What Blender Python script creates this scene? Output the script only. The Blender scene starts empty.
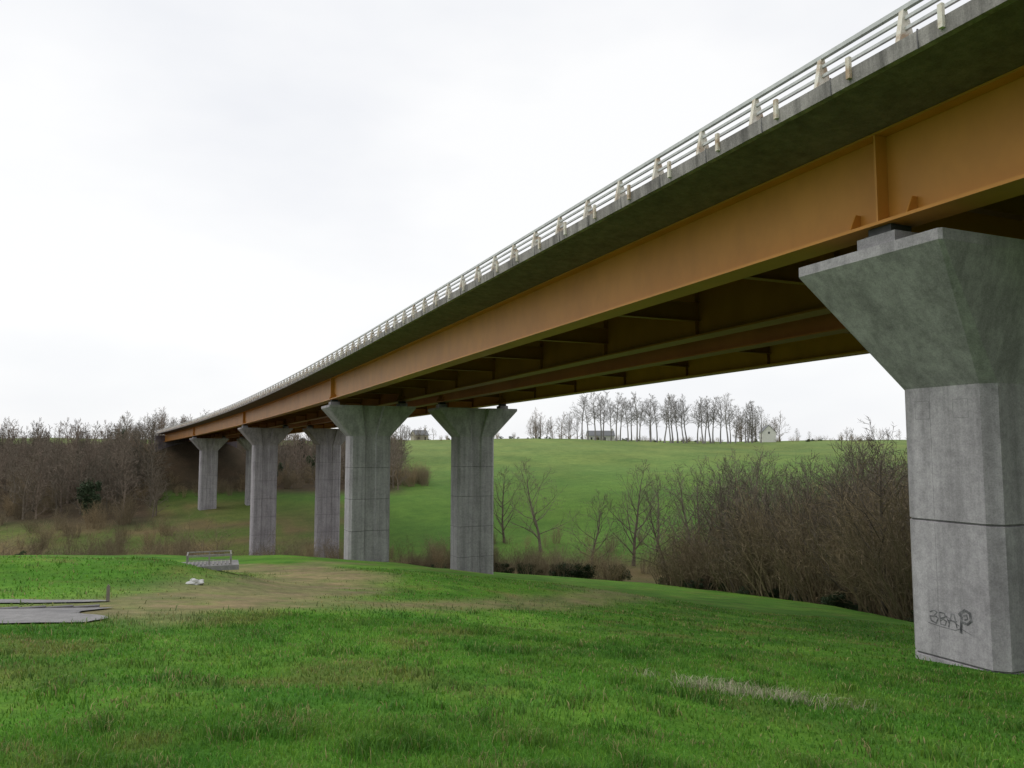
import bpy, math, random
import numpy as np
from mathutils import Vector, Matrix

A = 15.3
YE = 16.3*A
scene = bpy.context.scene
random.seed(5); RNG = np.random.default_rng(11)

# ------------------------------------------------------------------ helpers
def link(ob, parent=None):
    scene.collection.objects.link(ob)
    if parent is not None: ob.parent = parent
    return ob
def empty(name, loc=(0,0,0), rz=0):
    e = bpy.data.objects.new(name, None); e.empty_display_size = .5
    e.location = loc; e.rotation_euler = (0,0,rz)
    return link(e)
class MB:
    def __init__(s): s.v=[]; s.f=[]
    def box(s, c, size, M=None):
        x,y,z=[k/2 for k in size]; n=len(s.v)
        for dx,dy,dz in ((-x,-y,-z),(x,-y,-z),(x,y,-z),(-x,y,-z),(-x,-y,z),(x,-y,z),(x,y,z),(-x,y,z)):
            p=Vector((dx,dy,dz))
            if M is not None: p=M@p
            s.v.append((c[0]+p.x,c[1]+p.y,c[2]+p.z))
        for f in ((0,3,2,1),(4,5,6,7),(0,1,5,4),(1,2,6,5),(2,3,7,6),(3,0,4,7)):
            s.f.append(tuple(n+i for i in f))
    def prism(s, pts, n_off):
        n=len(s.v); k=len(pts)
        for p in pts: s.v.append(tuple(p))
        for p in pts: s.v.append((p[0]+n_off[0],p[1]+n_off[1],p[2]+n_off[2]))
        s.f.append(tuple(range(n,n+k))[::-1]); s.f.append(tuple(range(n+k,n+2*k)))
        for i in range(k):
            j=(i+1)%k; s.f.append((n+i,n+j,n+k+j,n+k+i))
    def obj(s, name, mat, parent=None, smooth=False, fixn=True):
        me=bpy.data.meshes.new(name); me.from_pydata(s.v,[],s.f)
        if fixn:
            import bmesh
            bm=bmesh.new(); bm.from_mesh(me); bmesh.ops.recalc_face_normals(bm,faces=bm.faces); bm.to_mesh(me); bm.free()
        me.materials.append(mat)
        if smooth: me.polygons.foreach_set('use_smooth',[True]*len(me.polygons))
        me.update()
        return link(bpy.data.objects.new(name,me),parent)

def fr(x): return x-np.floor(x)
def vnoise(x,y,seed=0.):
    x=np.asarray(x,float); y=np.asarray(y,float)
    xi=np.floor(x); yi=np.floor(y); fx=x-xi; fy=y-yi
    fx=fx*fx*(3-2*fx); fy=fy*fy*(3-2*fy)
    h=lambda a,b: fr(np.sin(a*127.1+b*311.7+seed*74.7)*43758.5453)
    return (h(xi,yi)*(1-fx)+h(xi+1,yi)*fx)*(1-fy)+(h(xi,yi+1)*(1-fx)+h(xi+1,yi+1)*fx)*fy
def fbm(x,y,seed=0.,o=4):
    s=0;a=.5
    for i in range(o):
        c,s_=math.cos(.6*i),math.sin(.6*i)
        s=s+a*vnoise((x*c-y*s_)*2**i,(x*s_+y*c)*2**i,seed+i*3.1); a*=.5
    return s/(1-.5**o)
def sstep(a,b,x):
    t=np.clip((x-a)/(b-a),0,1); return t*t*(3-2*t)

# ------------------------------------------------------------------ terrain
HS,HC=math.sin(math.radians(23)),math.cos(math.radians(23))
def VX(w,u):  # axes of the valley: w across it, u along it
    return (w*HS+u*HC, w*HC-u*HS)
def Cx(Y):
    y=np.maximum(np.asarray(Y,float)/A-3.2,0); return A*(1.142-.0062*y*y)
def Dz(Y):
    y=np.maximum(np.asarray(Y,float)/A-2.5,0); return -A*.00085*y*y
GK=[-80,10,27,38,55,75,95]; GV=[40,32,33,42,52,57,60]
EK=[-300,-60,-10,6,17,30,60]; EV=[75,62,60,72,85,92,95]
def edge_t(X,Y):
    E=np.interp(X,EK,EV); G=np.interp(Y,GK,GV)
    E=E+2.5*(vnoise(X*.12,Y*0,5)-.5); G=G+2.*(vnoise(Y*.15,X*0,7)-.5)
    return np.maximum(Y-E,X-G)
def H(X,Y):
    X=np.asarray(X,float); Y=np.asarray(Y,float)
    sp=3*np.log1p(np.exp(np.clip(X/3,-30,30)))
    P=-1.45-.05*np.clip(X,-60,1e9)-.077*sp-.095*np.clip(Y,-90,1e9)
    P=P+.75*np.exp(-((Y-29)/3.4)**2)*sstep(4.5,-.5,X)
    P=P+.55*sstep(24,34,Y)*sstep(80,62,Y)*sstep(25,17,X)*sstep(1,9,X)
    P=P+.20*(fbm(X*.22,Y*.22,3)-.5)*sstep(1.5,5,np.hypot(X,Y))
    P=np.maximum(P,-26)
    w=HS*X+HC*Y; u=HC*X-HS*Y
    F=np.interp(w,[-3000,0,125,145,170,200,250,300,400,430,470,600,1200,3000],
                  [-20,-20,-20,-19.4,-16.6,-12.4,-8,-4.3,4.0,5.2,5.6,5,2,-12])
    F=F+(fbm(X*.012,Y*.012,9)-.5)*4.0*sstep(200,290,w)
    F=F+3.0*sstep(-30,-110,u)*sstep(180,300,w)*sstep(420,340,w)
    F=F+.5*(fbm(X*.08,Y*.08,19)-.5)
    c=Cx(np.clip(Y,-100,275))+5
    tgt=5.8+Dz(np.clip(Y,0,275))
    F=F+(tgt-F)*sstep(YE-14,YE+3,Y)*np.exp(-((X-c)/17)**4)*sstep(460,380,Y)
    t=edge_t(X,Y)
    k=sstep(-1.5,34,t)
    return P*(1-k)+F*k
def hz(x,y): return float(H(np.array([x]),np.array([y]))[0])

# ------------------------------------------------------------------ materials
def mat(name, rough=.8):
    m=bpy.data.materials.new(name); m.use_nodes=True
    nt=m.node_tree; b=nt.nodes['Principled BSDF']; b.inputs['Roughness'].default_value=rough
    b.inputs['Specular IOR Level'].default_value=.3
    return m,nt,b
def N(nt,t,**k):
    n=nt.nodes.new(t)
    for a,v in k.items():
        if a in n.inputs: n.inputs[a].default_value=v
        else: setattr(n,a,v)
    return n
def noise(nt,vec,scale,detail=6,rough=.6,map_scale=None,space='Object'):
    tc=N(nt,'ShaderNodeTexCoord') if vec is None else None
    src=tc.outputs[space] if vec is None else vec
    if map_scale is not None:
        mp=N(nt,'ShaderNodeMapping'); mp.inputs['Scale'].default_value=map_scale
        nt.links.new(src,mp.inputs['Vector']); src=mp.outputs[0]
    n=N(nt,'ShaderNodeTexNoise'); n.inputs['Scale'].default_value=scale
    n.inputs['Detail'].default_value=detail; n.inputs['Roughness'].default_value=rough
    nt.links.new(src,n.inputs['Vector']); return n.outputs['Fac']
def ramp(nt,fac,stops):
    r=N(nt,'ShaderNodeValToRGB'); e=r.color_ramp.elements
    while len(e)<len(stops): e.new(.5)
    for i,(p,c) in enumerate(stops):
        e[i].position=p; e[i].color=(*c,1) if len(c)==3 else c
    nt.links.new(fac,r.inputs[0]); return r.outputs[0]
def mix(nt,a,b,fac,mode='MIX'):
    m=N(nt,'ShaderNodeMix',data_type='RGBA',blend_type=mode)
    for s,v in ((0,fac),(6,a),(7,b)):
        if hasattr(v,'links'): nt.links.new(v,m.inputs[s])
        elif s==0: m.inputs[0].default_value=v
        else: m.inputs[s].default_value=(*v,1)
    return m.outputs[2]
def bump(nt,b,h,strength,dist):
    bp=N(nt,'ShaderNodeBump'); bp.inputs['Strength'].default_value=strength; bp.inputs['Distance'].default_value=dist
    nt.links.new(h,bp.inputs['Height']); nt.links.new(bp.outputs[0],b.inputs['Normal'])

def concrete_mat(name, c0, c1, streak=.5, lumps=.5):
    m,nt,b=mat(name,.85)
    n1=noise(nt,None,.7,10,.7); base=ramp(nt,n1,[(.3,c0),(.7,c1)])
    n2=noise(nt,None,1.0,7,.65,(2.6,2.6,.14)); st=ramp(nt,n2,[(.36,(1-streak*.6,)*3),(.60,(1,1,1))])
    c=mix(nt,base,st,1.0,'MULTIPLY')
    n4=noise(nt,None,5,8,.75); sp=ramp(nt,n4,[(.32,(1-.5*lumps,)*3),(.55,(1,1,1)),(.72,(1.12,1.12,1.11))])
    c=mix(nt,c,sp,1.0,'MULTIPLY')
    n3=noise(nt,None,30,5,.75); sp=ramp(nt,n3,[(.3,(.72,.72,.72)),(.6,(1.08,1.08,1.07))])
    c=mix(nt,c,sp,1.0,'MULTIPLY')
    vo=N(nt,'ShaderNodeTexVoronoi'); vo.inputs['Scale'].default_value=7; tc=N(nt,'ShaderNodeTexCoord'); nt.links.new(tc.outputs['Object'],vo.inputs['Vector'])
    h=ramp(nt,vo.outputs['Distance'],[(.0,(.45,.45,.45)),(.07,(1,1,1))]); c=mix(nt,c,h,.8,'MULTIPLY')
    nt.links.new(c,b.inputs['Base Color']); bump(nt,b,n3,.5,.012); return m
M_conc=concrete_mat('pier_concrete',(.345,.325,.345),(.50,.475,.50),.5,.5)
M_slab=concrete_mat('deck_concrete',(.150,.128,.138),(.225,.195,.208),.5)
M_corn=concrete_mat('cornice_concrete',(.29,.265,.26),(.44,.41,.40),.9)
M_plinth=concrete_mat('plinth_concrete',(.3,.29,.3),(.42,.40,.42),.3)
M_joint=concrete_mat('dark_joint_mortar',(.15,.14,.15),(.21,.20,.21),.3)  # darker mortar tone for pier joints, cornice joints and kerb
M_seam=concrete_mat('seam_mortar',(.24,.225,.24),(.34,.325,.34),.3)

def steel_mat(name,c0,c1):
    m,nt,b=mat(name,.45)
    n1=noise(nt,None,.25,4,.5); c=ramp(nt,n1,[(.3,c0),(.7,c1)])
    n2=noise(nt,None,1.2,6,.6,(1,.8,.5)); s=ramp(nt,n2,[(.3,(.86,.85,.84)),(.6,(1,1,1))])
    c=mix(nt,c,s,1.0,'MULTIPLY'); nt.links.new(c,b.inputs['Base Color']); bump(nt,b,noise(nt,None,.8,1,.4),.10,.03); return m
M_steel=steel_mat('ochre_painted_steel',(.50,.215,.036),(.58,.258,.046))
M_steel_in=steel_mat('shaded_ochre_steel',(.26,.102,.022),(.34,.14,.03))  # same ochre paint, darkened to put the underdeck shade into its colour
M_rail,nt,b=mat('galvanised_rail',.5); b.inputs['Metallic'].default_value=.2
c=ramp(nt,noise(nt,None,3,5,.6),[(.3,(.45,.46,.46)),(.7,(.62,.63,.62))]); nt.links.new(c,b.inputs['Base Color'])
M_dull,nt,b=mat('dull_steel',.7)
c=ramp(nt,noise(nt,None,5,5,.6),[(.3,(.18,.17,.155)),(.7,(.34,.33,.30))]); nt.links.new(c,b.inputs['Base Color'])
M_post,nt,b=mat('weathered_white_post',.6)
c=ramp(nt,noise(nt,None,2.5,6,.7),[(.38,(.42,.30,.20)),(.52,(.72,.66,.57)),(.7,(.78,.76,.70))]); nt.links.new(c,b.inputs['Base Color'])
M_dark,nt,b=mat('dark_rubber',.6)
c=ramp(nt,noise(nt,None,4,5,.6),[(.3,(.03,.03,.03)),(.7,(.06,.06,.06))]); nt.links.new(c,b.inputs['Base Color'])
M_tag,nt,b=mat('black_spray_paint',.7)
c=ramp(nt,noise(nt,None,7,6,.8),[(.38,(.05,.05,.055)),(.62,(.24,.235,.245))]); nt.links.new(c,b.inputs['Base Color'])
M_road,nt,b=mat('asphalt',.9)
c=ramp(nt,noise(nt,None,20,6,.7),[(.3,(.04,.04,.04)),(.7,(.065,.065,.065))]); nt.links.new(c,b.inputs['Base Color'])

def bark_mat(name,c0,c1,cm=None):
    m,nt,b=mat(name,.9); b.inputs['Specular IOR Level'].default_value=.1
    oi=N(nt,'ShaderNodeObjectInfo'); st=[(0,c0),(1,c1)] if cm is None else [(0,c0),(.5,cm),(1,c1)]
    base=ramp(nt,oi.outputs['Random'],st)
    n=noise(nt,None,3,2,.6); s=ramp(nt,n,[(.3,(.7,.7,.7)),(.7,(1.2,1.2,1.2))])
    c=mix(nt,base,s,1.0,'MULTIPLY'); nt.links.new(c,b.inputs['Base Color']); return m
M_bark=bark_mat('bare_wood_bark',(.12,.10,.08),(.18,.155,.12))
M_barkw=bark_mat('woodland_bark',(.125,.11,.085),(.235,.185,.145),(.185,.155,.12))
M_barkf=bark_mat('hazed_hill_tree_bark',(.22,.205,.20),(.28,.26,.25))  # bark paled so that distance haze is painted into the colour
M_brush=bark_mat('brushwood_bark',(.15,.12,.075),(.32,.245,.145),(.22,.18,.115))
M_leaf,nt,b=mat('evergreen_leaf',.7)
oi=N(nt,'ShaderNodeObjectInfo'); c=mix(nt,ramp(nt,oi.outputs['Random'],[(0,(.028,.05,.02)),(1,(.05,.075,.03))]),ramp(nt,noise(nt,None,2.5,3,.6),[(.3,(.5,.5,.5)),(.7,(1.4,1.4,1.4))]),1.0,'MULTIPLY')
nt.links.new(c,b.inputs['Base Color'])

M_ground,nt,b=mat('meadow_ground',.95); b.inputs['Specular IOR Level'].default_value=.1
at=N(nt,'ShaderNodeAttribute',attribute_name='Col')
g1=noise(nt,None,.35,8,.65); g2=noise(nt,None,3.2,8,.7); g3=noise(nt,None,38,4,.7); g0=noise(nt,None,.045,6,.6)
c=mix(nt,at.outputs['Color'],ramp(nt,g1,[(.3,(.80,.82,.80)),(.7,(1.22,1.14,1.1))]),1.0,'MULTIPLY')
c=mix(nt,c,ramp(nt,g0,[(.35,(.84,.90,.88)),(.65,(1.18,1.07,1.05))]),1.0,'MULTIPLY')
c=mix(nt,c,ramp(nt,g2,[(.3,(.66,.70,.64)),(.7,(1.3,1.24,1.2))]),1.0,'MULTIPLY')
c=mix(nt,c,ramp(nt,g3,[(.3,(.65,.65,.65)),(.7,(1.3,1.3,1.3))]),.8,'MULTIPLY')
nt.links.new(c,b.inputs['Base Color']); bump(nt,b,g3,.5,.03)

# ------------------------------------------------------------------ ground
n=470
tt=np.linspace(-1,1,n); kk=8.2
gx=14+3000*np.sinh(kk*tt)/np.sinh(kk); gy=24+3000*np.sinh(kk*tt)/np.sinh(kk)
GX,GY=np.meshgrid(gx,gy); X=GX.ravel(); Y=GY.ravel(); Z=H(X,Y)
def seg_d(X,Y,pts):
    d=np.full(X.shape,1e9)
    for (x0,y0),(x1,y1) in zip(pts[:-1],pts[1:]):
        dx,dy=x1-x0,y1-y0; t=np.clip(((X-x0)*dx+(Y-y0)*dy)/(dx*dx+dy*dy),0,1)
        d=np.minimum(d,np.hypot(X-x0-t*dx,Y-y0-t*dy))
    return d
def path_mask(X,Y):
    wob=2.4*(fbm(X*.5,Y*.5,41)-.5)
    d1=seg_d(X,Y,[(-1.2,19),(1.5,22),(4.0,27),(5.5,34),(5,42)])+wob
    m=sstep(3.8,1.0,d1)*.85
    d2=seg_d(X,Y,[(1,20),(6,22),(11,25),(17,29.5),(21,36),(21,43),(17,52),(11,50),(6,42)])+wob
    m=np.maximum(m,sstep(2.6,.3,d2)*.66)
    d3=seg_d(X,Y,[(4,38),(3,46),(-6,50),(-30,48)])+wob
    m=np.maximum(m,sstep(2.2,.9,d3)*.6)
    pn=fbm(X*1.3,Y*1.3,47)
    return np.clip(m*(.45+1.05*pn),0,1)
def gcol(X,Y):
    w=HS*X+HC*Y; t=edge_t(X,Y); u=HC*X-HS*Y
    nz=fbm(X*.35,Y*.35,21); n2=fbm(X*1.4,Y*1.4,23)
    def C(*c): return np.array(c)[None,:]
    k=np.clip((nz-.35)*2.4,0,1)[:,None]; k2=np.clip((n2-.4)*2.6,0,1)[:,None]
    col=C(.072,.212,.020)*(1-k)+C(.125,.295,.036)*k
    col=col*(1-.24*k2)+C(.20,.24,.055)*.24*k2
    dk=(sstep(.60,.75,fbm(X*.6,Y*.6,83))*.5)[:,None]; col=col*(1-dk)+C(.18,.165,.06)*dk
    tf=(sstep(.55,.66,fbm(X*.8+9,Y*.8,87))*.55)[:,None]; col=col*(1-tf)+C(.05,.165,.018)*tf
    pm=path_mask(X,Y)[:,None]
    pc=C(.25,.215,.13)*(.7+.6*n2[:,None])
    col=col*(1-pm)+pc*pm
    vk=sstep(-.5,5,t)[:,None]
    rough=C(.095,.095,.038)*(1-k)+C(.12,.10,.055)*k
    col=col*(1-vk)+rough*vk
    fk=(sstep(138,150,w)*sstep(5,30,t))[:,None]
    hi=sstep(170,400,w)[:,None]
    nf=fbm(X*.02,Y*.02,31)[:,None]; nf2=fbm(X*.09,Y*.05,33)[:,None]
    fld=C(.078,.165,.030)*(1-hi)+C(.165,.24,.080)*hi
    fld=fld*(.66+.38*nf+.36*nf2)
    fld=fld*(1+.05*np.sin(u*.9+w*.12)[:,None]*hi)
    # rough, rushy strip on the left of the valley floor
    rk=(sstep(-25,-42,u)*sstep(205,185,w)*(.35+.65*sstep(.42,.58,fbm(X*.06,Y*.12,35))))[:,None]
    fld=fld*(1-rk)+C(.16,.135,.07)*rk
    col=col*(1-fk)+fld*fk
    r=X/np.maximum(Y,1)
    wk=(sstep(.29,.25,r)*sstep(205,218,w)+sstep(0,-.03,r)*sstep(165,180,w))*sstep(5,30,t)
    wk=np.clip(wk,0,1)*sstep(370,345,w); wk=wk[:,None]
    col=col*(1-wk)+C(.075,.06,.042)*wk
    bk=sstep(455,475,w)[:,None]; col=col*(1-bk)+C(.10,.15,.06)*bk
    return np.clip(col,0,1)
me=bpy.data.meshes.new('ground')
idx=np.arange(n*n).reshape(n,n)
q=np.stack([idx[:-1,:-1],idx[:-1,1:],idx[1:,1:],idx[1:,:-1]],-1).reshape(-1)
me.vertices.add(n*n); me.vertices.foreach_set('co',np.stack([X,Y,Z],1).ravel())
me.loops.add(len(q)); me.loops.foreach_set('vertex_index',q.astype(np.int32))
me.polygons.add(len(q)//4); me.polygons.foreach_set('loop_start',np.arange(0,len(q),4,dtype=np.int32))
me.update(calc_edges=True)
me.polygons.foreach_set('use_smooth',[True]*len(me.polygons))
ca=me.color_attributes.new('Col','FLOAT_COLOR','POINT')
cc=gcol(X,Y); ca.data.foreach_set('color',np.concatenate([cc,np.ones((len(cc),1))],1).ravel())
me.materials.append(M_ground); link(bpy.data.objects.new('ground',me))

# ------------------------------------------------------------------ viaduct
viaduct=empty('road_viaduct')
D0=.4496*A; SEP=.70*A
YS=np.concatenate([np.arange(-63,40,3.),np.arange(40,YE-1,2.5),[YE]])
def frame(Y):
    x=float(Cx(Y)); e=.5; tx=float(Cx(Y+e)-Cx(Y-e)); l=math.hypot(tx,2*e); t=(tx/l,2*e/l)
    return x,t,(t[1],-t[0])
def P3(Y,o,z):
    x,t,nn=frame(Y); return (x+nn[0]*o, Y+nn[1]*o, D0+float(Dz(Y))+z)
def sweep(mb,prof,ys=YS):
    n0=len(mb.v); k=len(prof)
    for y in ys:
        x,t,nn=frame(y); zz=D0+float(Dz(y))
        for o,z in prof: mb.v.append((x+nn[0]*o,y+nn[1]*o,zz+z))
    for i in range(len(ys)-1):
        for j in range(k):
            a=n0+i*k+j; b_=n0+i*k+(j+1)%k; mb.f.append((a,b_,b_+k,a+k))
    mb.f.append(tuple(n0+j for j in range(k))[::-1]); e=n0+(len(ys)-1)*k; mb.f.append(tuple(e+j for j in range(k)))
def rect(o0,o1,z0,z1): return [(o0,z0),(o1,z0),(o1,z1),(o0,z1)]
slab=MB(); steel=MB(); steel2=MB(); corn=MB(); rail=MB(); post=MB(); road=MB(); brk=MB(); stiff=MB(); stiff2=MB(); gap=MB()
PY=[-3.35*A,.803*A+.12,4.95*A,9.1*A,13.25*A]
def sbox(mb,Y,o,z,size):
    x,t,nn=frame(Y); M=Matrix(((nn[0],t[0],0),(nn[1],t[1],0),(0,0,1)))
    mb.box(P3(Y,o,z),size,M)
for di,(off,L,R) in enumerate(((0,-5.6,4.95),(SEP,-4.95,5.6))):
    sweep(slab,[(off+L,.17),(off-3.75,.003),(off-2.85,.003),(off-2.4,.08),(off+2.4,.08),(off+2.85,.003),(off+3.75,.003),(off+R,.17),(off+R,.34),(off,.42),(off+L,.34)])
    sweep(road,rect(off+L+.9,off+R-.9,.40,.46))
    for s in (-3.3,3.3):
        o=off+s; outer_g=(di==0 and s<0) or (di==1 and s>0)
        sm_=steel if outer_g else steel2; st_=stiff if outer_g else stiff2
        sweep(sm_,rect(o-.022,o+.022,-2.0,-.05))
        sweep(sm_,rect(o-.35,o+.35,-.05,0))
        sweep(sm_,rect(o-.45,o+.45,-2.07,-2.0))
        for py in PY:
            for q_ in (-1,1):
                sbox(st_,py,o+q_*.19,-1.025,(.33,.05,1.944))
            for dy in (-.75,.75):
                for q_ in (-1,1):
                    a=P3(py+dy,o+q_*.026,-1.998); b2=P3(py+dy,o+q_*.36,-1.998); c2=P3(py+dy,o+q_*.026,-1.6); d2=P3(py+dy,o+q_*.16,-1.6)
                    x,t,nn=frame(py+dy); st_.prism([a,b2,d2,c2],(t[0]*.03,t[1]*.03,0))
    ys=[]
    for a0,a1 in zip(PY[:-1]+[PY[-1]],PY[1:]+[YE-1]):
        k=8; ys+= [a0+(a1-a0)*i/k for i in range(k)]
    for y in ys:
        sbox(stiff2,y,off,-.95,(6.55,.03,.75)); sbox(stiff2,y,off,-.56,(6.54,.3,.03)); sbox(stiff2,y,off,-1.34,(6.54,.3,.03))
        for s in (-3.3,3.3):
            inn=1 if s<0 else -1
            if min(abs(y-p) for p in PY)>.5: sbox(stiff2,y,off+s+inn*.12,-1.025,(.19,.028,1.944))
    for sd,eo in ((-1,off+L),(1,off+R)):
        outer=(di==0 and sd<0) or (di==1 and sd>0)
        sweep(corn,[(eo+sd*.004,.09),(eo+sd*.16,.09),(eo+sd*.18,.40),(eo-sd*.3,.43),(eo-sd*.3,.35),(eo+sd*.004,.342)])
        if outer:
            ro=eo-sd*.1
            for z,hh,ww in ((1.12,.085,.09),(.92,.06,.06),(.72,.06,.06)):
                sweep(rail,rect(ro-ww/2,ro+ww/2,z-hh/2,z+hh/2))
            y=-62.
            while y<YE-1:
                a=[P3(y-.05,eo-sd*.36,.42),P3(y-.05,eo+sd*.08,.42),P3(y-.05,eo-sd*.055,1.08),P3(y-.05,eo-sd*.145,1.10),P3(y-.05,eo-sd*.24,.8)]
                x,t,nn=frame(y); post.prism(a,(t[0]*.10,t[1]*.10,0))
                sbox(brk,y+1.0,eo+sd*.21,.40,(.07,.09,.42))
                sbox(gap,y+1.5,eo+sd*.168,.25,(.03,.022,.36))
                y+=2.0
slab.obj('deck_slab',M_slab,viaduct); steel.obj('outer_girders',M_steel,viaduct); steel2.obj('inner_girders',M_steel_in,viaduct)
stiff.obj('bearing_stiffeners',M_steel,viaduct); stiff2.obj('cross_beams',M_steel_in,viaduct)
corn.obj('deck_cornice',M_corn,viaduct); rail.obj('parapet_rails',M_rail,viaduct); post.obj('parapet_posts',M_post,viaduct)
road.obj('carriageway',M_road,viaduct); brk.obj('cornice_brackets',M_post,viaduct); gap.obj('cornice_joints',M_joint,viaduct)

def section(hx,hy,c,r,d):
    q=[]
    q+=[(-hx,-hy+c),(-hx+c,-hy),(-r-.12,-hy),(-r,-hy+d),(r,-hy+d),(r+.12,-hy),(hx-c,-hy),(hx,-hy+c)]
    q+=[(hx,hy-c),(hx-c,hy),(r+.12,hy),(r,hy-d),(-r,hy-d),(-r-.12,hy),(-hx+c,hy),(-hx,hy-c)]
    return q
HX,HY=1.95,1.15
def pier(Y,off):
    x,t,nn=frame(Y); cx=x+nn[0]*off; cy=Y+nn[1]*off
    zt=.277*A+float(Dz(Y)); zs=zt-.186*A; zb=hz(cx,cy)-1.6
    e=empty('pier'); e.parent=viaduct; e.location=(cx,cy,0); e.rotation_euler=(0,0,math.atan2(-t[0],t[1]))
    mb=MB(); rings=[]; jm=MB()
    S=(HX,HY,.24,.42,.16); G_=(HX-.035,HY-.035,.225,.445,.155)
    z=zs; lev=[(zs,S)]
    k=16
    while z-2.95>zb:
        z-=2.95; lev+=[(z+.03,S),(z+.016,G_),(z-.016,G_),(z-.03,S)]
        q=section(HX-.032,HY-.032,.225,.442,.157)
        n0=len(jm.v)
        for zz in (z-.018,z+.018):
            for p in q: jm.v.append((p[0],p[1],zz))
        for j in range(k): jm.f.append((n0+j,n0+(j+1)%k,n0+k+(j+1)%k,n0+k+j))
    lev.append((zb,S)); lev=lev[::-1]
    lev+=[(zs+.001,S)]
    for kq in (.25,.5,.75,1.):
        f=kq
        lev.append((zs+(zt-.22-zs)*kq,(HX+(4.15-HX)*f,HY+(1.9-HY)*f,.24-.18*f,.42+.5*f,.16+.22*f)))
    lev.append((zt,(4.15,1.9,.06,.92,.38)))
    for zz,sec in lev:
        rings.append((zz,section(*sec)))
    for zz,q in rings:
        for p in q: mb.v.append((p[0],p[1],zz))
    for i in range(len(rings)-1):
        for j in range(k):
            a=i*k+j; b_=i*k+(j+1)%k; mb.f.append((a,b_,b_+k,a+k))
    e0=(len(rings)-1)*k; mb.f.append(tuple(e0+j for j in range(k)))
    mb.obj('pier_shaft_and_head',M_conc,e)
    jm.obj('formwork_joints',M_joint,e)
    sm=MB()
    for s in (-1,1):
        z=zs
        while z>zb:
            sm.box((s*(HX-.001),.30,z-1.47),(.006,.012,2.86)); z-=2.95
        for yy in (-.45,.5):
            for (dy,dz,sy_,sz_) in ((0,.2,.36,.012),(0,-.2,.36,.012),(.18,0,.012,.4),(-.18,0,.012,.4)):
                sm.box((s*(HX-.001),yy+dy,zs-.5+dz),(.006,sy_,sz_))
    sm.obj('formwork_seams',M_seam,e)
    pl=MB(); be=MB()
    for s in (-3.3,3.3):
        pl.box((s,0,zt+.18),(.85,1.0,.36)); be.box((s,0,zt+.47),(.6,.6,.18)); be.box((s,0,zt+.375),(.7,.7,.05))
    pl.obj('bearing_plinths',M_plinth,e); be.obj('bearings',M_dark,e)
for Y_ in PY:
    for off in (0,SEP): pier(Y_,off)
ab=MB()
sbox(ab,YE+1.2,SEP/2,-3.2,(22.5,2.0,6.0)); sbox(ab,YE-.2,SEP/2,-3.6,(22.4,.7,2.6))
ab.obj('abutment',M_slab,viaduct)
gx0=float(Cx(.803*A))-HX-.004
tag=MB()
def stroke(pts,w):
    for (a,b_) in zip(pts[:-1],pts[1:]):
        ya,za=a; yb,zb=b_; dy,dz=yb-ya,zb-za; l=math.hypot(dy,dz) or 1; ny,nz=-dz/l*w/2,dy/l*w/2
        ex,ez=dy/l*w*.3,dz/l*w*.3
        n0=len(tag.v)
        for (y_,z_) in ((ya-ex+ny,za-ez+nz),(ya-ex-ny,za-ez-nz),(yb+ex-ny,zb+ez-nz),(yb+ex+ny,zb+ez+nz)):
            tag.v.append((gx0-.0004*(n0//4%9),y_,z_))
        tag.f.append((n0,n0+1,n0+2,n0+3))
yL,zL=12.92,-3.78
def lt(x0,pts,w=.03,s=1): stroke([(yL-(x0+px*s),zL+pz*s) for px,pz in pts],w)
lt(0,[(0,.22),(.10,.27),(.18,.24),(.10,.16),(.20,.12),(.15,.0),(.02,.04),(.0,.13),(.16,.15)],.024)
lt(.24,[(0,.25),(.02,0),(.13,.0),(.16,.09),(.03,.13),(.14,.18),(.12,.25),(0,.25)],.024)
lt(.22,[(.03,.06),(.18,.2),(.25,.05)],.016)
lt(.45,[(0,-.02),(.08,.27),(.14,.27),(.2,0)],.026); lt(.45,[(.0,.12),(.2,.13)],.026); lt(.4,[(0,.2),(.3,.05)],.016)
lt(.72,[(.02,-.08),(.05,.24),(.0,.30),(.13,.40),(.25,.36),(.27,.2),(.18,.12),(.07,.14)],.055)
lt(.72,[(.10,.28),(.17,.31),(.19,.23),(.12,.2)],.03)
lt(.0,[(-.05,-.02),(.3,-.05),(.6,-.06),(.75,-.0),(.98,-.08)],.013)
tag.obj('graffiti_tag',M_tag,viaduct,fixn=False)

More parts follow.
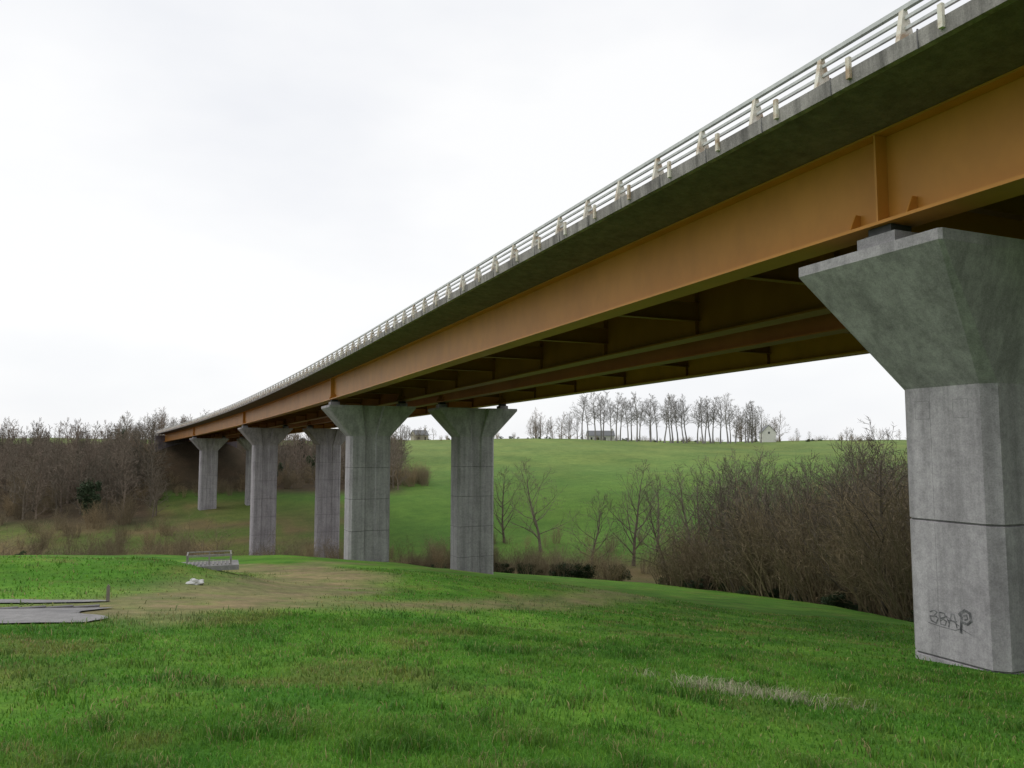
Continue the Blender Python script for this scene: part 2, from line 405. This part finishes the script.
# ------------------------------------------------------------------ vegetation
TW=.013
def tube(mb,pts,rad,sides):
    n0=len(mb.v)
    d=(pts[-1]-pts[0])
    if d.length<1e-6: return
    d.normalize(); a=d.orthogonal().normalized(); b_=d.cross(a)
    m=len(pts)
    for i in range(m-1):
        for s in range(sides):
            th=2*math.pi*s/sides; o=(a*math.cos(th)+b_*math.sin(th))*rad[i]
            mb.v.append(tuple(pts[i]+o))
    mb.v.append(tuple(pts[-1])); tip=len(mb.v)-1
    for i in range(m-2):
        for s in range(sides):
            p=n0+i*sides+s; q_=n0+i*sides+(s+1)%sides; mb.f.append((p,q_,q_+sides,p+sides))
    for s in range(sides):
        mb.f.append((n0+(m-2)*sides+s,n0+(m-2)*sides+(s+1)%sides,tip))
def grow(mb,rnd,p,d,L,r,lev,maxlev,nch,up=.25,wig=.18,ratio=.5):
    segs=[5,4,2,1][min(lev,3)]
    pts=[p.copy()]; rad=[r]; dd=d.copy(); q=p.copy()
    for i in range(segs):
        dd=(dd+Vector((rnd.gauss(0,wig),rnd.gauss(0,wig),rnd.gauss(0,wig)+up*.35))).normalized()
        q=q+dd*(L/segs); pts.append(q.copy()); rad.append(r*(1-.8*(i+1)/segs))
    tube(mb,pts,rad,6 if lev==0 else (4 if lev==1 else 3))
    if lev>=maxlev: return
    k=nch[lev]
    for j in range(k):
        f=(.25 if lev else .3)+(1-(.25 if lev else .3))*(j+rnd.random())/k
        f=min(f,.99); i=int(f*segs); fr_=f*segs-i; bp=pts[i].lerp(pts[i+1],fr_)
        dirp=(pts[i+1]-pts[i]).normalized()
        side=dirp.orthogonal().normalized(); side.rotate(Matrix.Rotation(rnd.random()*6.283,3,dirp))
        an=math.radians(rnd.uniform(28,62)); cd=(dirp*math.cos(an)+side*math.sin(an)).normalized()
        cl=L*ratio*rnd.uniform(.7,1.15)*(1.15-.45*f); grow(mb,rnd,bp,cd,cl,max(rad[i]*.5,TW),lev+1,maxlev,nch,up,wig,ratio)
def tree_mesh(name,seed,h,m_,clean=.3,limbs=16,spread=.34,thin=1.,nch=(0,6,5,4),rmin=.02,tw=.013):
    global TW; TW=tw
    rnd=random.Random(seed); mb=MB(); segs=8; pts=[]; rad=[]; q=Vector((0,0,-.5)); dd=Vector((rnd.gauss(0,.05),rnd.gauss(0,.05),1)).normalized()
    r0=h*.017*thin
    for i in range(segs+1):
        pts.append(q.copy()); rad.append(r0*(1-.85*i/segs)*(1.35 if i==0 else 1))
        dd=(dd+Vector((rnd.gauss(0,.07),rnd.gauss(0,.07),.25))).normalized(); q=q+dd*(h*.86/segs)
    tube(mb,pts,rad,7)
    for j in range(limbs):
        f=clean+(1-clean)*(j+rnd.random()*.9)/limbs; f=min(f,.985); i=int(f*segs); bp=pts[i].lerp(pts[i+1],f*segs-i)
        az=j*2.4+rnd.uniform(-.5,.5); el=math.radians(rnd.uniform(22,48)+30*max(0,f-.6)/.4)
        d=Vector((math.cos(az)*math.cos(el),math.sin(az)*math.cos(el),math.sin(el)))
        k=(f-clean)/(1-clean); L=h*spread*(.75+.5*math.sin(math.pi*min(1,k*1.1+.12)))*(1-.45*k)*rnd.uniform(.8,1.15)
        grow(mb,rnd,bp,d,L,max(rad[i]*.42,rmin*1.6),1,3,nch,.3,.16,.52)
    me=bpy.data.meshes.new(name); me.from_pydata(mb.v,[],mb.f); me.materials.append(m_); TW=.013; return me
def brush_mesh(name,seed,h,m_,stems=34,base=1.3,nch=(8,3),lean=.42):
    rnd=random.Random(seed); mb=MB()
    for s in range(stems):
        az=rnd.random()*6.283; rr=base*math.sqrt(rnd.random()); p=Vector((math.cos(az)*rr,math.sin(az)*rr,-.4))
        az2=az+rnd.gauss(0,.6); le=rnd.uniform(.04,lean); d=Vector((math.cos(az2)*le,math.sin(az2)*le,1)).normalized()
        grow(mb,rnd,p,d,h*rnd.uniform(.4,1.0),rnd.uniform(.02,.05),0,2,nch,.05,.11,.36)
    me=bpy.data.meshes.new(name); me.from_pydata(mb.v,[],mb.f); me.materials.append(m_); return me
def leafy_mesh(name,seed,h,rx,m_,nleaf=2200,size=.16):
    rnd=random.Random(seed); mb=MB()
    tube(mb,[Vector((0,0,-.4)),Vector((.05,0,h*.5)),Vector((0,0,h*.8))],[.08,.05,.02],5)
    lobes=[(rnd.gauss(0,.5)*rx,rnd.gauss(0,.5)*rx,h*rnd.uniform(.1,.75),rnd.uniform(.2,.5)) for _ in range(16)]
    for i in range(nleaf):
        lx,ly,lz,lr=rnd.choice(lobes); v=Vector((rnd.gauss(0,1),rnd.gauss(0,1),rnd.gauss(0,1))).normalized()*(rnd.random()**.4*rnd.uniform(.8,1.3))
        c=Vector((lx+v.x*lr*rx,ly+v.y*lr*rx,lz+v.z*lr*h*.4)); c.z=max(c.z,.02)
        a=Vector((rnd.gauss(0,1),rnd.gauss(0,1),rnd.gauss(0,1))).normalized(); b_=a.orthogonal().normalized(); s=size*rnd.uniform(.5,1.2)
        n0=len(mb.v)
        for p in (c-a*s,c+b_*s*.45,c+a*s,c-b_*s*.45): mb.v.append(tuple(p))
        mb.f.append((n0,n0+1,n0+2,n0+3))
    me=bpy.data.meshes.new(name); me.from_pydata(mb.v,[],mb.f); me.materials.append(m_); return me

rnd=random.Random(77)
T_wood=[tree_mesh('woodland_tree_mesh',100+i,13,M_barkw,.10,18,.32,1.,(0,5,5,3),tw=.038) for i in range(5)]
T_hill=[tree_mesh('hill_tree_mesh',200+i,24,M_barkf,.34,22,.22,.9,(0,6,5,3),tw=.05) for i in range(4)]
T_lone=[tree_mesh('bare_tree_mesh',300+i,15,M_bark,.12,18,.44,1.0,(0,7,5,4),tw=.020) for i in range(4)]
B_brush=[brush_mesh('brushwood_mesh',400+i,7,M_brush,[34,24,40,28,18][i],[1.3,1.8,1.0,1.6,.6][i],(8,3),[.42,.6,.35,.7,.5][i]) for i in range(5)]
L_shrub=[leafy_mesh('evergreen_shrub_mesh',500+i,3,1.8,M_leaf) for i in range(2)]
L_ivy=leafy_mesh('ivy_clad_tree_mesh',510,11,2.2,M_leaf,4200,.3)
def put(me,name,x,y,s,parent=None,zo=0,sz=None):
    ob=bpy.data.objects.new(name,me); ob.location=(x,y,hz(x,y)+zo); ob.rotation_euler=(rnd.gauss(0,.03),rnd.gauss(0,.03),rnd.random()*6.283)
    ob.scale=(s,s,s*(sz or 1)); return link(ob,parent)
def deck_clear(x,y,m=8):
    o=x-float(Cx(y)); return not(-m<o<SEP+m and y<YE+1)
wood=empty('bare_woodland'); cnt=0; tries=0
while cnt<480 and tries<9000:
    tries+=1
    y=rnd.uniform(150,320); x=rnd.uniform(-100,92); w=HS*x+HC*y; r=x/y
    ok=(r<.27 and 217<w<320) or (r<-.015 and 178<w<320)
    if not ok or not deck_clear(x,y): continue
    s=rnd.uniform(.7,1.25)+(.1 if r<0 else 0)
    if y>YE-6 and -12<x-float(Cx(min(y,270)))<SEP+12:
        s=rnd.uniform(.55,.85)
    if rnd.random()<.05: put(L_ivy,'ivy_clad_tree',x,y,s*.95,wood)
    else: put(rnd.choice(T_wood),'tree',x,y,s,wood)
    cnt+=1
for i in range(230):
    w=rnd.uniform(168,245); u=rnd.uniform(-140,-35) if rnd.random()<.7 else rnd.uniform(-66,-28); x,y=VX(w,u)
    if x/y>-.015 and w<214: continue
    if deck_clear(x,y): put(rnd.choice(B_brush),'undergrowth',x,y,rnd.uniform(.5,1.1),wood)
for i in range(60):
    x=rnd.uniform(-24,34); y=rnd.uniform(YE-32,YE-9); put(rnd.choice(B_brush),'undergrowth',x,y,rnd.uniform(.35,.6),wood)
for i in range(34):
    x=rnd.uniform(-26,-9); y=rnd.uniform(YE-28,YE+8); put(rnd.choice(T_wood),'tree',x,y,rnd.uniform(.65,1.05),wood)
thick=empty('riverside_thicket')
def top_scale(x,y,ztop,h,lo=.45,hi=2.0): return min(hi,max(lo,(ztop-hz(x,y))/h))
for i in range(160):
    y=rnd.uniform(4,98); G=float(np.interp(y,GK,GV)); d=abs(rnd.gauss(0,10))+2.2; x=G+d
    w=HS*x+HC*y; u=HC*x-HS*y
    zt=w*np.interp(u/w,[.2,.3,.42,.5,.7],[-.085,-.05,-.018,.0,.005])-abs(rnd.gauss(0,2.6))
    put(rnd.choice(B_brush),'brushwood',x,y,top_scale(x,y,zt,6.6,.4,1.9),thick)
for i in range(76):
    y=rnd.uniform(8,96); G=float(np.interp(y,GK,GV)); x=G+rnd.uniform(2,24); w=HS*x+HC*y; u=HC*x-HS*y
    zt=w*np.interp(u/w,[.2,.3,.42,.5,.7],[-.035,-.022,-.006,.004,.008])+rnd.uniform(-2.8,1.0)
    put(rnd.choice(T_lone),'bare_tree',x,y,top_scale(x,y,zt,13.4,.35,1.2),thick)
for i in range(60):
    y=rnd.uniform(5,95); G=float(np.interp(y,GK,GV)); put(rnd.choice(L_shrub),'bramble',G+rnd.uniform(1.0,6),y,rnd.uniform(.2,.5),thick)
hedge=empty('valley_hedge')
for i in range(240):
    x=rnd.uniform(-75,62); E=float(np.interp(x,EK,EV)); y=E+3+abs(rnd.gauss(0,12)); w=HS*x+HC*y
    sl=-.128 if x>4 else -.117
    put(rnd.choice(B_brush),'hedge_brush',x,y,top_scale(x,y,(sl+rnd.uniform(-.012,.024))*w,6.6,.3,1.4),hedge)
for i in range(70):
    x=rnd.uniform(-60,60); E=float(np.interp(x,EK,EV)); y=E+2+abs(rnd.gauss(0,8)); w=HS*x+HC*y
    put(rnd.choice(L_shrub),'bramble',x,y,top_scale(x,y,-.137*w,3,.2,1.0),hedge)
for i in range(90):
    w=rnd.uniform(125,158); u=rnd.uniform(-110,60); x,y=VX(w,u)
    if deck_clear(x,y): put(rnd.choice(B_brush),'hedge_brush',x,y,rnd.uniform(.35,.7),hedge)
for i in range(60):
    w=rnd.uniform(130,170); u=rnd.uniform(-110,-42); x,y=VX(w,u)
    if deck_clear(x,y): put(rnd.choice(B_brush),'hedge_brush',x,y,rnd.uniform(.4,.8),hedge)
for (w,u,zt) in ((150,5.3,-2.8),(140,21,-3.0),(158,-1.5,-4.2),(120,28,-2.6),(150,27,-5.5),(105,29,-.8),(95,30,-1.5),(118,33,-2.),(132,13,-7.5),(112,26,-3.2)):
    x,y=VX(w,u); put(rnd.choice(T_lone),'bare_tree',x,y,top_scale(x,y,zt,13.4,.5,1.5))
row=empty('hilltop_tree_row')
for i in range(34):
    x,y=VX(408+rnd.uniform(-5,8),37+i*2.7+rnd.uniform(-1,1)); put(rnd.choice(T_hill),'tree',x,y,rnd.uniform(.98,1.2)*(1 if i<28 else .85),row)
for i in range(44):
    u=rnd.choice([rnd.uniform(8,38),rnd.uniform(120,215),rnd.uniform(125,150)]); x,y=VX(rnd.uniform(435,455),u)
    put(rnd.choice(T_wood),'tree',x,y,rnd.uniform(.7,1.4) if u<150 else rnd.uniform(.35,.7),row)
for i in range(8):
    x,y=VX(rnd.uniform(425,436),-51+rnd.uniform(-9,9)); put(rnd.choice(T_wood),'tree',x,y,rnd.uniform(.4,.7),row)
for i in range(120):
    x,y=VX(rnd.uniform(418,432),rnd.uniform(-70,230)); put(rnd.choice(B_brush+L_shrub),'hedge',x,y,rnd.uniform(.3,.6),row)
for i in range(24):
    x,y=VX(rnd.uniform(225,245),rnd.uniform(-38,-24)); 
    if deck_clear(x,y): put(rnd.choice(B_brush),'hedge',x,y,rnd.uniform(.5,1),row)

# ------------------------------------------------------------------ farm houses
def simple(name,c0,c1,rough=.8):
    m,nt,b=mat(name,rough); nt.links.new(ramp(nt,noise(nt,None,2,6,.6),[(.3,c0),(.7,c1)]),b.inputs['Base Color']); return m
M_wallw=simple('house_render',(.60,.59,.55),(.75,.74,.70)); M_wally=simple('house_stone',(.34,.31,.25),(.45,.41,.34))
M_slate=simple('slate_roof',(.18,.185,.195),(.24,.245,.255)); M_glass=simple('window_glass',(.03,.035,.04),(.05,.055,.06),.2)
def house(name,w,u,L,Wd,Hh,Rf,wall,rz):
    x,y=VX(w,u); e=empty(name,(x,y,hz(x,y)-.3),rz)
    m=MB(); m.box((0,0,Hh/2),(L,Wd,Hh))
    for s in (-1,1): m.prism([(s*(L/2-.15)-.15,-Wd/2,Hh),(s*(L/2-.15)-.15,Wd/2,Hh),(s*(L/2-.15)-.15,0,Hh+Rf-.05)],(.3,0,0))
    m.obj('walls',wall,e)
    r=MB()
    for s in (-1,1):
        r.prism([(-L/2-.3,s*(Wd/2+.35),Hh-.2),(-L/2-.3,0,Hh+Rf),(-L/2-.3,0,Hh+Rf+.18),(-L/2-.3,s*(Wd/2+.35),Hh-.02)],(L+.6,0,0))
    r.obj('roof',M_slate,e)
    c=MB(); c.box((L/2-.6,0,Hh+Rf+.4),(.7,.7,1.6)); c.obj('chimney',wall,e)
    g=MB(); k=max(2,int(L/3))
    for i in range(k):
        xx=-L/2+L*(i+.5)/k
        for s in (-1,1):
            g.box((xx,s*(Wd/2+.01),Hh*.3 if i==k//2 else Hh*.45),(1.0,.06,2.0 if i==k//2 else 1.2))
    for s in (-1,1): g.box((s*(L/2+.01),0,Hh*.95),(.06,.9,1.1))
    g.obj('windows_and_door',M_glass,e)
house('farm_house',424,47,14,6,2.6,2.6,M_wallw,math.radians(-20))
house('farm_house',428,137,9,7,5.4,3.8,M_wallw,math.radians(60))
house('farm_house',440,-51,8,6,3.0,2.6,M_wally,math.radians(10))

# ------------------------------------------------------------------ small things in the meadow
M_pave=concrete_mat('grey_concrete_paving',(.22,.215,.218),(.33,.32,.315),.2)
def draped(name,x0,x1,y0,y1,lift,m_,nx=60,ny=24):
    mb=MB()
    for j in range(ny+1):
        for i in range(nx+1):
            yy=y0+(y1-y0)*j/ny; x=x0+(x1-x0)*i/nx
            if i==nx: x+=.3*math.sin(yy*3.1)
            yy+=.12*math.sin(x*1.3) if j in (0,ny) else 0
            mb.v.append((x,yy,hz(x,yy)+lift))
    for j in range(ny):
        for i in range(nx):
            a=j*(nx+1)+i; mb.f.append((a,a+1,a+nx+2,a+nx+1))
    return mb.obj(name,m_,None,True,False)
draped('access_road',-16,-1.3,16.2,18.8,.03,M_pave)
draped('footpath',-16,-1.5,20.6,21.5,.03,M_pave,60,6)
kb=MB()
for i in range(30):
    x=-16+14.7*(i+.5)/30; kb.box((x,18.95,hz(x,19)-.02),(.488,.12,.14))
kb.obj('kerb',M_joint,None)
M_wood=simple('weathered_timber',(.16,.14,.12),(.28,.25,.21)); M_white=simple('pale_plastic_sack',(.42,.42,.41),(.62,.62,.6))
p=empty('marker_post',(-1.25,20.6,hz(-1.25,20.6))); m=MB(); m.box((0,0,.1),(.07,.07,.5)); m.prism([(-.035,-.035,.35),(.035,-.035,.35),(0,-.035,.40)],(0,.07,0)); m.obj('post',M_wood,p)
sx,sy=1.25,29.; e=empty('drain_cover_with_guard_rail',(sx,sy,hz(sx,sy)+.04),-.05); e.scale=(.85,.8,.8)
m=MB(); m.box((0,0,.04),(2.2,1.6,.2)); m.obj('concrete_slab',M_pave,e)
m=MB()
for ax in (-.8,0,.8):
    for ay in (-.6,.6): m.box((ax,ay,.34),(.05,.05,.40))
for ay in (-.6,.6):
    m.box((0,ay,.56),(1.7,.05,.04)); m.box((0,ay,.36),(1.7,.03,.03))
for ax in (-.8,.8): m.box((ax,0,.565),(.04,1.14,.03))
m.obj('guard_rail',M_dull,e)
m=MB()
for i in range(11): m.box((-.75+i*.15,0,.165),(.05,1.1,.04))
m.obj('grating',M_dull,e)
import bmesh
bm=bmesh.new(); bmesh.ops.create_icosphere(bm,subdivisions=3,radius=.16)
for v in bm.verts:
    s_=1+.35*math.sin(v.co.x*29+v.co.y*11)*math.cos(v.co.z*25)+.12*math.sin(v.co.y*61); v.co=Vector((v.co.x*s_*1.35,v.co.y*s_,max(-.05,v.co.z*.65*s_)))
me=bpy.data.meshes.new('pale_sack'); bm.to_mesh(me); bm.free(); me.materials.append(M_white)
ob=bpy.data.objects.new('pale_sack',me); ob.location=(.75,25.2,hz(.75,25.2)+.04); link(ob)

# ------------------------------------------------------------------ grass blades
def blades(name,Xp,Yp,hh,ww,col,m_,lean=.7):
    k=len(Xp); Zp=H(Xp,Yp)-.008
    az=RNG.random(k)*6.283; fa=RNG.random(k)*6.283; ln=RNG.random(k)*lean+.15
    px,py=np.cos(fa)*ww/2,np.sin(fa)*ww/2; lx,ly=np.cos(az)*ln*hh,np.sin(az)*ln*hh
    V=np.zeros((k,5,3)); base=np.stack([Xp,Yp,Zp],1)
    V[:,0]=base+np.stack([px,py,0*px],1); V[:,1]=base-np.stack([px,py,0*px],1)
    mid=base+np.stack([lx*.35,ly*.35,hh*.6],1); V[:,2]=mid+np.stack([px,py,0*px],1)*.75; V[:,3]=mid-np.stack([px,py,0*px],1)*.75
    V[:,4]=base+np.stack([lx*1.1,ly*1.1,hh*(1-.35*ln)],1)
    me=bpy.data.meshes.new(name); me.vertices.add(k*5); me.vertices.foreach_set('co',V.ravel())
    o=(np.arange(k)*5)[:,None]; tri=(o+np.array([0,1,3,0,3,2,2,3,4])[None,:]).ravel().astype(np.int32)
    me.loops.add(len(tri)); me.loops.foreach_set('vertex_index',tri); me.polygons.add(len(tri)//3)
    me.polygons.foreach_set('loop_start',np.arange(0,len(tri),3,dtype=np.int32)); me.update(calc_edges=True)
    ca=me.color_attributes.new('Col','FLOAT_COLOR','POINT')
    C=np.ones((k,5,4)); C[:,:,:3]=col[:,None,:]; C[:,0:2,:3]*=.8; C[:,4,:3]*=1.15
    ca.data.foreach_set('color',np.clip(C,0,1).ravel()); me.materials.append(m_); return link(bpy.data.objects.new(name,me))
M_grass,nt,b=mat('grass_blade',.55); at=N(nt,'ShaderNodeAttribute',attribute_name='Col'); nt.links.new(at.outputs['Color'],b.inputs['Base Color'])
tr=N(nt,'ShaderNodeBsdfTranslucent'); nt.links.new(at.outputs['Color'],tr.inputs['Color']); ms=N(nt,'ShaderNodeMixShader'); ms.inputs[0].default_value=.35
nt.links.new(b.outputs[0],ms.inputs[1]); nt.links.new(tr.outputs[0],ms.inputs[2]); nt.links.new(ms.outputs[0],nt.nodes['Material Output'].inputs['Surface'])
xs=[];ys_=[];hs=[];ws=[]
for r0,r1,den,h_,w_ in ((1.5,8,2200,.062,.0065),(8,18,520,.060,.012),(18,40,70,.060,.026)):
    area=.5*1.65*(r1*r1-r0*r0); k=int(area*den); r=np.sqrt(RNG.random(k)*(r1*r1-r0*r0)+r0*r0); a=math.radians(23)+(RNG.random(k)-.5)*1.65
    xs.append(r*np.sin(a)); ys_.append(r*np.cos(a)); hs.append(h_*(.5+RNG.random(k)*.9)); ws.append(w_*(.7+.6*RNG.random(k)))
xs=np.concatenate(xs); ys_=np.concatenate(ys_); hs=np.concatenate(hs); ws=np.concatenate(ws)
pm=path_mask(xs,ys_); keep=(RNG.random(len(xs))>pm*1.3)
keep&=~((xs<-1.1)&(((ys_>16.0)&(ys_<19.1))|((ys_>20.5)&(ys_<21.6))))
pcx=float(Cx(12.3)); keep&=~((np.abs(xs-pcx)<HX+.03)&(np.abs(ys_-PY[1])<HY+.03)); keep&=edge_t(xs,ys_)<2
keep&=~((np.abs(xs-sx)<1.0)&(np.abs(ys_-sy)<.75))
xs,ys_,hs,ws=xs[keep],ys_[keep],hs[keep],ws[keep]
pt=fbm(xs*.9,ys_*.9,61); p2=fbm(xs*3.5,ys_*3.5,62)
tuft=sstep(.60,.74,fbm(xs*2.0+5,ys_*2.0,64))
hs=hs*(.30+.8*pt+.7*p2+1.1*tuft)
col=gcol(xs,ys_)*(.8+.6*RNG.random(len(xs)))[:,None]
col*= (.72+.6*fbm(xs*2.2,ys_*2.2,63))[:,None]
col*= (1-.25*tuft)[:,None]
dry=RNG.random(len(xs))<.06+.34*np.clip((fbm(xs*1.7,ys_*1.7,67)-.55)*4,0,1)
col[dry]=np.array([.36,.31,.14])*(.5+.8*RNG.random((dry.sum(),1)))
yg=(RNG.random(len(xs))<.20)&~dry; col[yg]=col[yg]*np.array([1.6,1.25,1.1])
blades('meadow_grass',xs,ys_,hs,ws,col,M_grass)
k=1100; a=RNG.random(k); x_=6.3+a*1.7+RNG.normal(0,.2,k); y_=9.75-a*1.7+RNG.normal(0,.3,k)
q_=fbm(x_*3.5,y_*3.5,71)>.5; x_,y_=x_[q_],y_[q_]; k=len(x_)
blades('dead_grass_tussock',x_,y_,.08+.15*RNG.random(k),np.full(k,.009),np.array([.50,.47,.33])*(.5+.7*RNG.random((k,1))),M_grass,1.3)

# ------------------------------------------------------------------ sky, sun, camera
wd=bpy.data.worlds.new('World'); scene.world=wd; wd.use_nodes=True; nt=wd.node_tree; bg=nt.nodes['Background']
sky=N(nt,'ShaderNodeTexSky'); sky.sky_type='NISHITA'; sky.sun_disc=False
SE,SA=math.radians(48),math.radians(-75)
sky.sun_elevation=SE; sky.sun_rotation=SA
tc=N(nt,'ShaderNodeTexCoord'); mp=N(nt,'ShaderNodeMapping'); mp.inputs['Scale'].default_value=(1,1,2.6); nt.links.new(tc.outputs['Generated'],mp.inputs[0])
nz=N(nt,'ShaderNodeTexNoise'); nz.inputs['Scale'].default_value=1.5; nz.inputs['Detail'].default_value=5; nz.inputs['Roughness'].default_value=.5; nt.links.new(mp.outputs[0],nz.inputs['Vector'])
cl=ramp(nt,nz.outputs['Fac'],[(.32,(.83,.85,.90)),(.62,(1.02,1.02,1.02))])
sc=N(nt,'ShaderNodeVectorMath',operation='SCALE'); sc.inputs['Scale'].default_value=.1; nt.links.new(sky.outputs[0],sc.inputs[0])
mx=mix(nt,sc.outputs[0],cl,.93); nt.links.new(mx,bg.inputs['Color']); bg.inputs['Strength'].default_value=1.03
sd=bpy.data.lights.new('sun','SUN'); sd.energy=.9; sd.angle=math.radians(25); sd.color=(1,.97,.92); so=bpy.data.objects.new('sun',sd)
dv=Vector((math.sin(SA)*math.cos(SE),math.cos(SA)*math.cos(SE),math.sin(SE))); so.rotation_euler=dv.to_track_quat('Z','Y').to_euler(); so.location=(0,0,60); link(so)
cam=bpy.data.cameras.new('camera'); cam.sensor_width=36; cam.lens=28; cam.clip_start=.05; cam.clip_end=8000
co=bpy.data.objects.new('camera',cam); co.rotation_euler=(math.radians(94.74),0,math.radians(-23)); link(co); scene.camera=co
scene.view_settings.view_transform='Standard'; scene.view_settings.look='None'; scene.view_settings.exposure=0
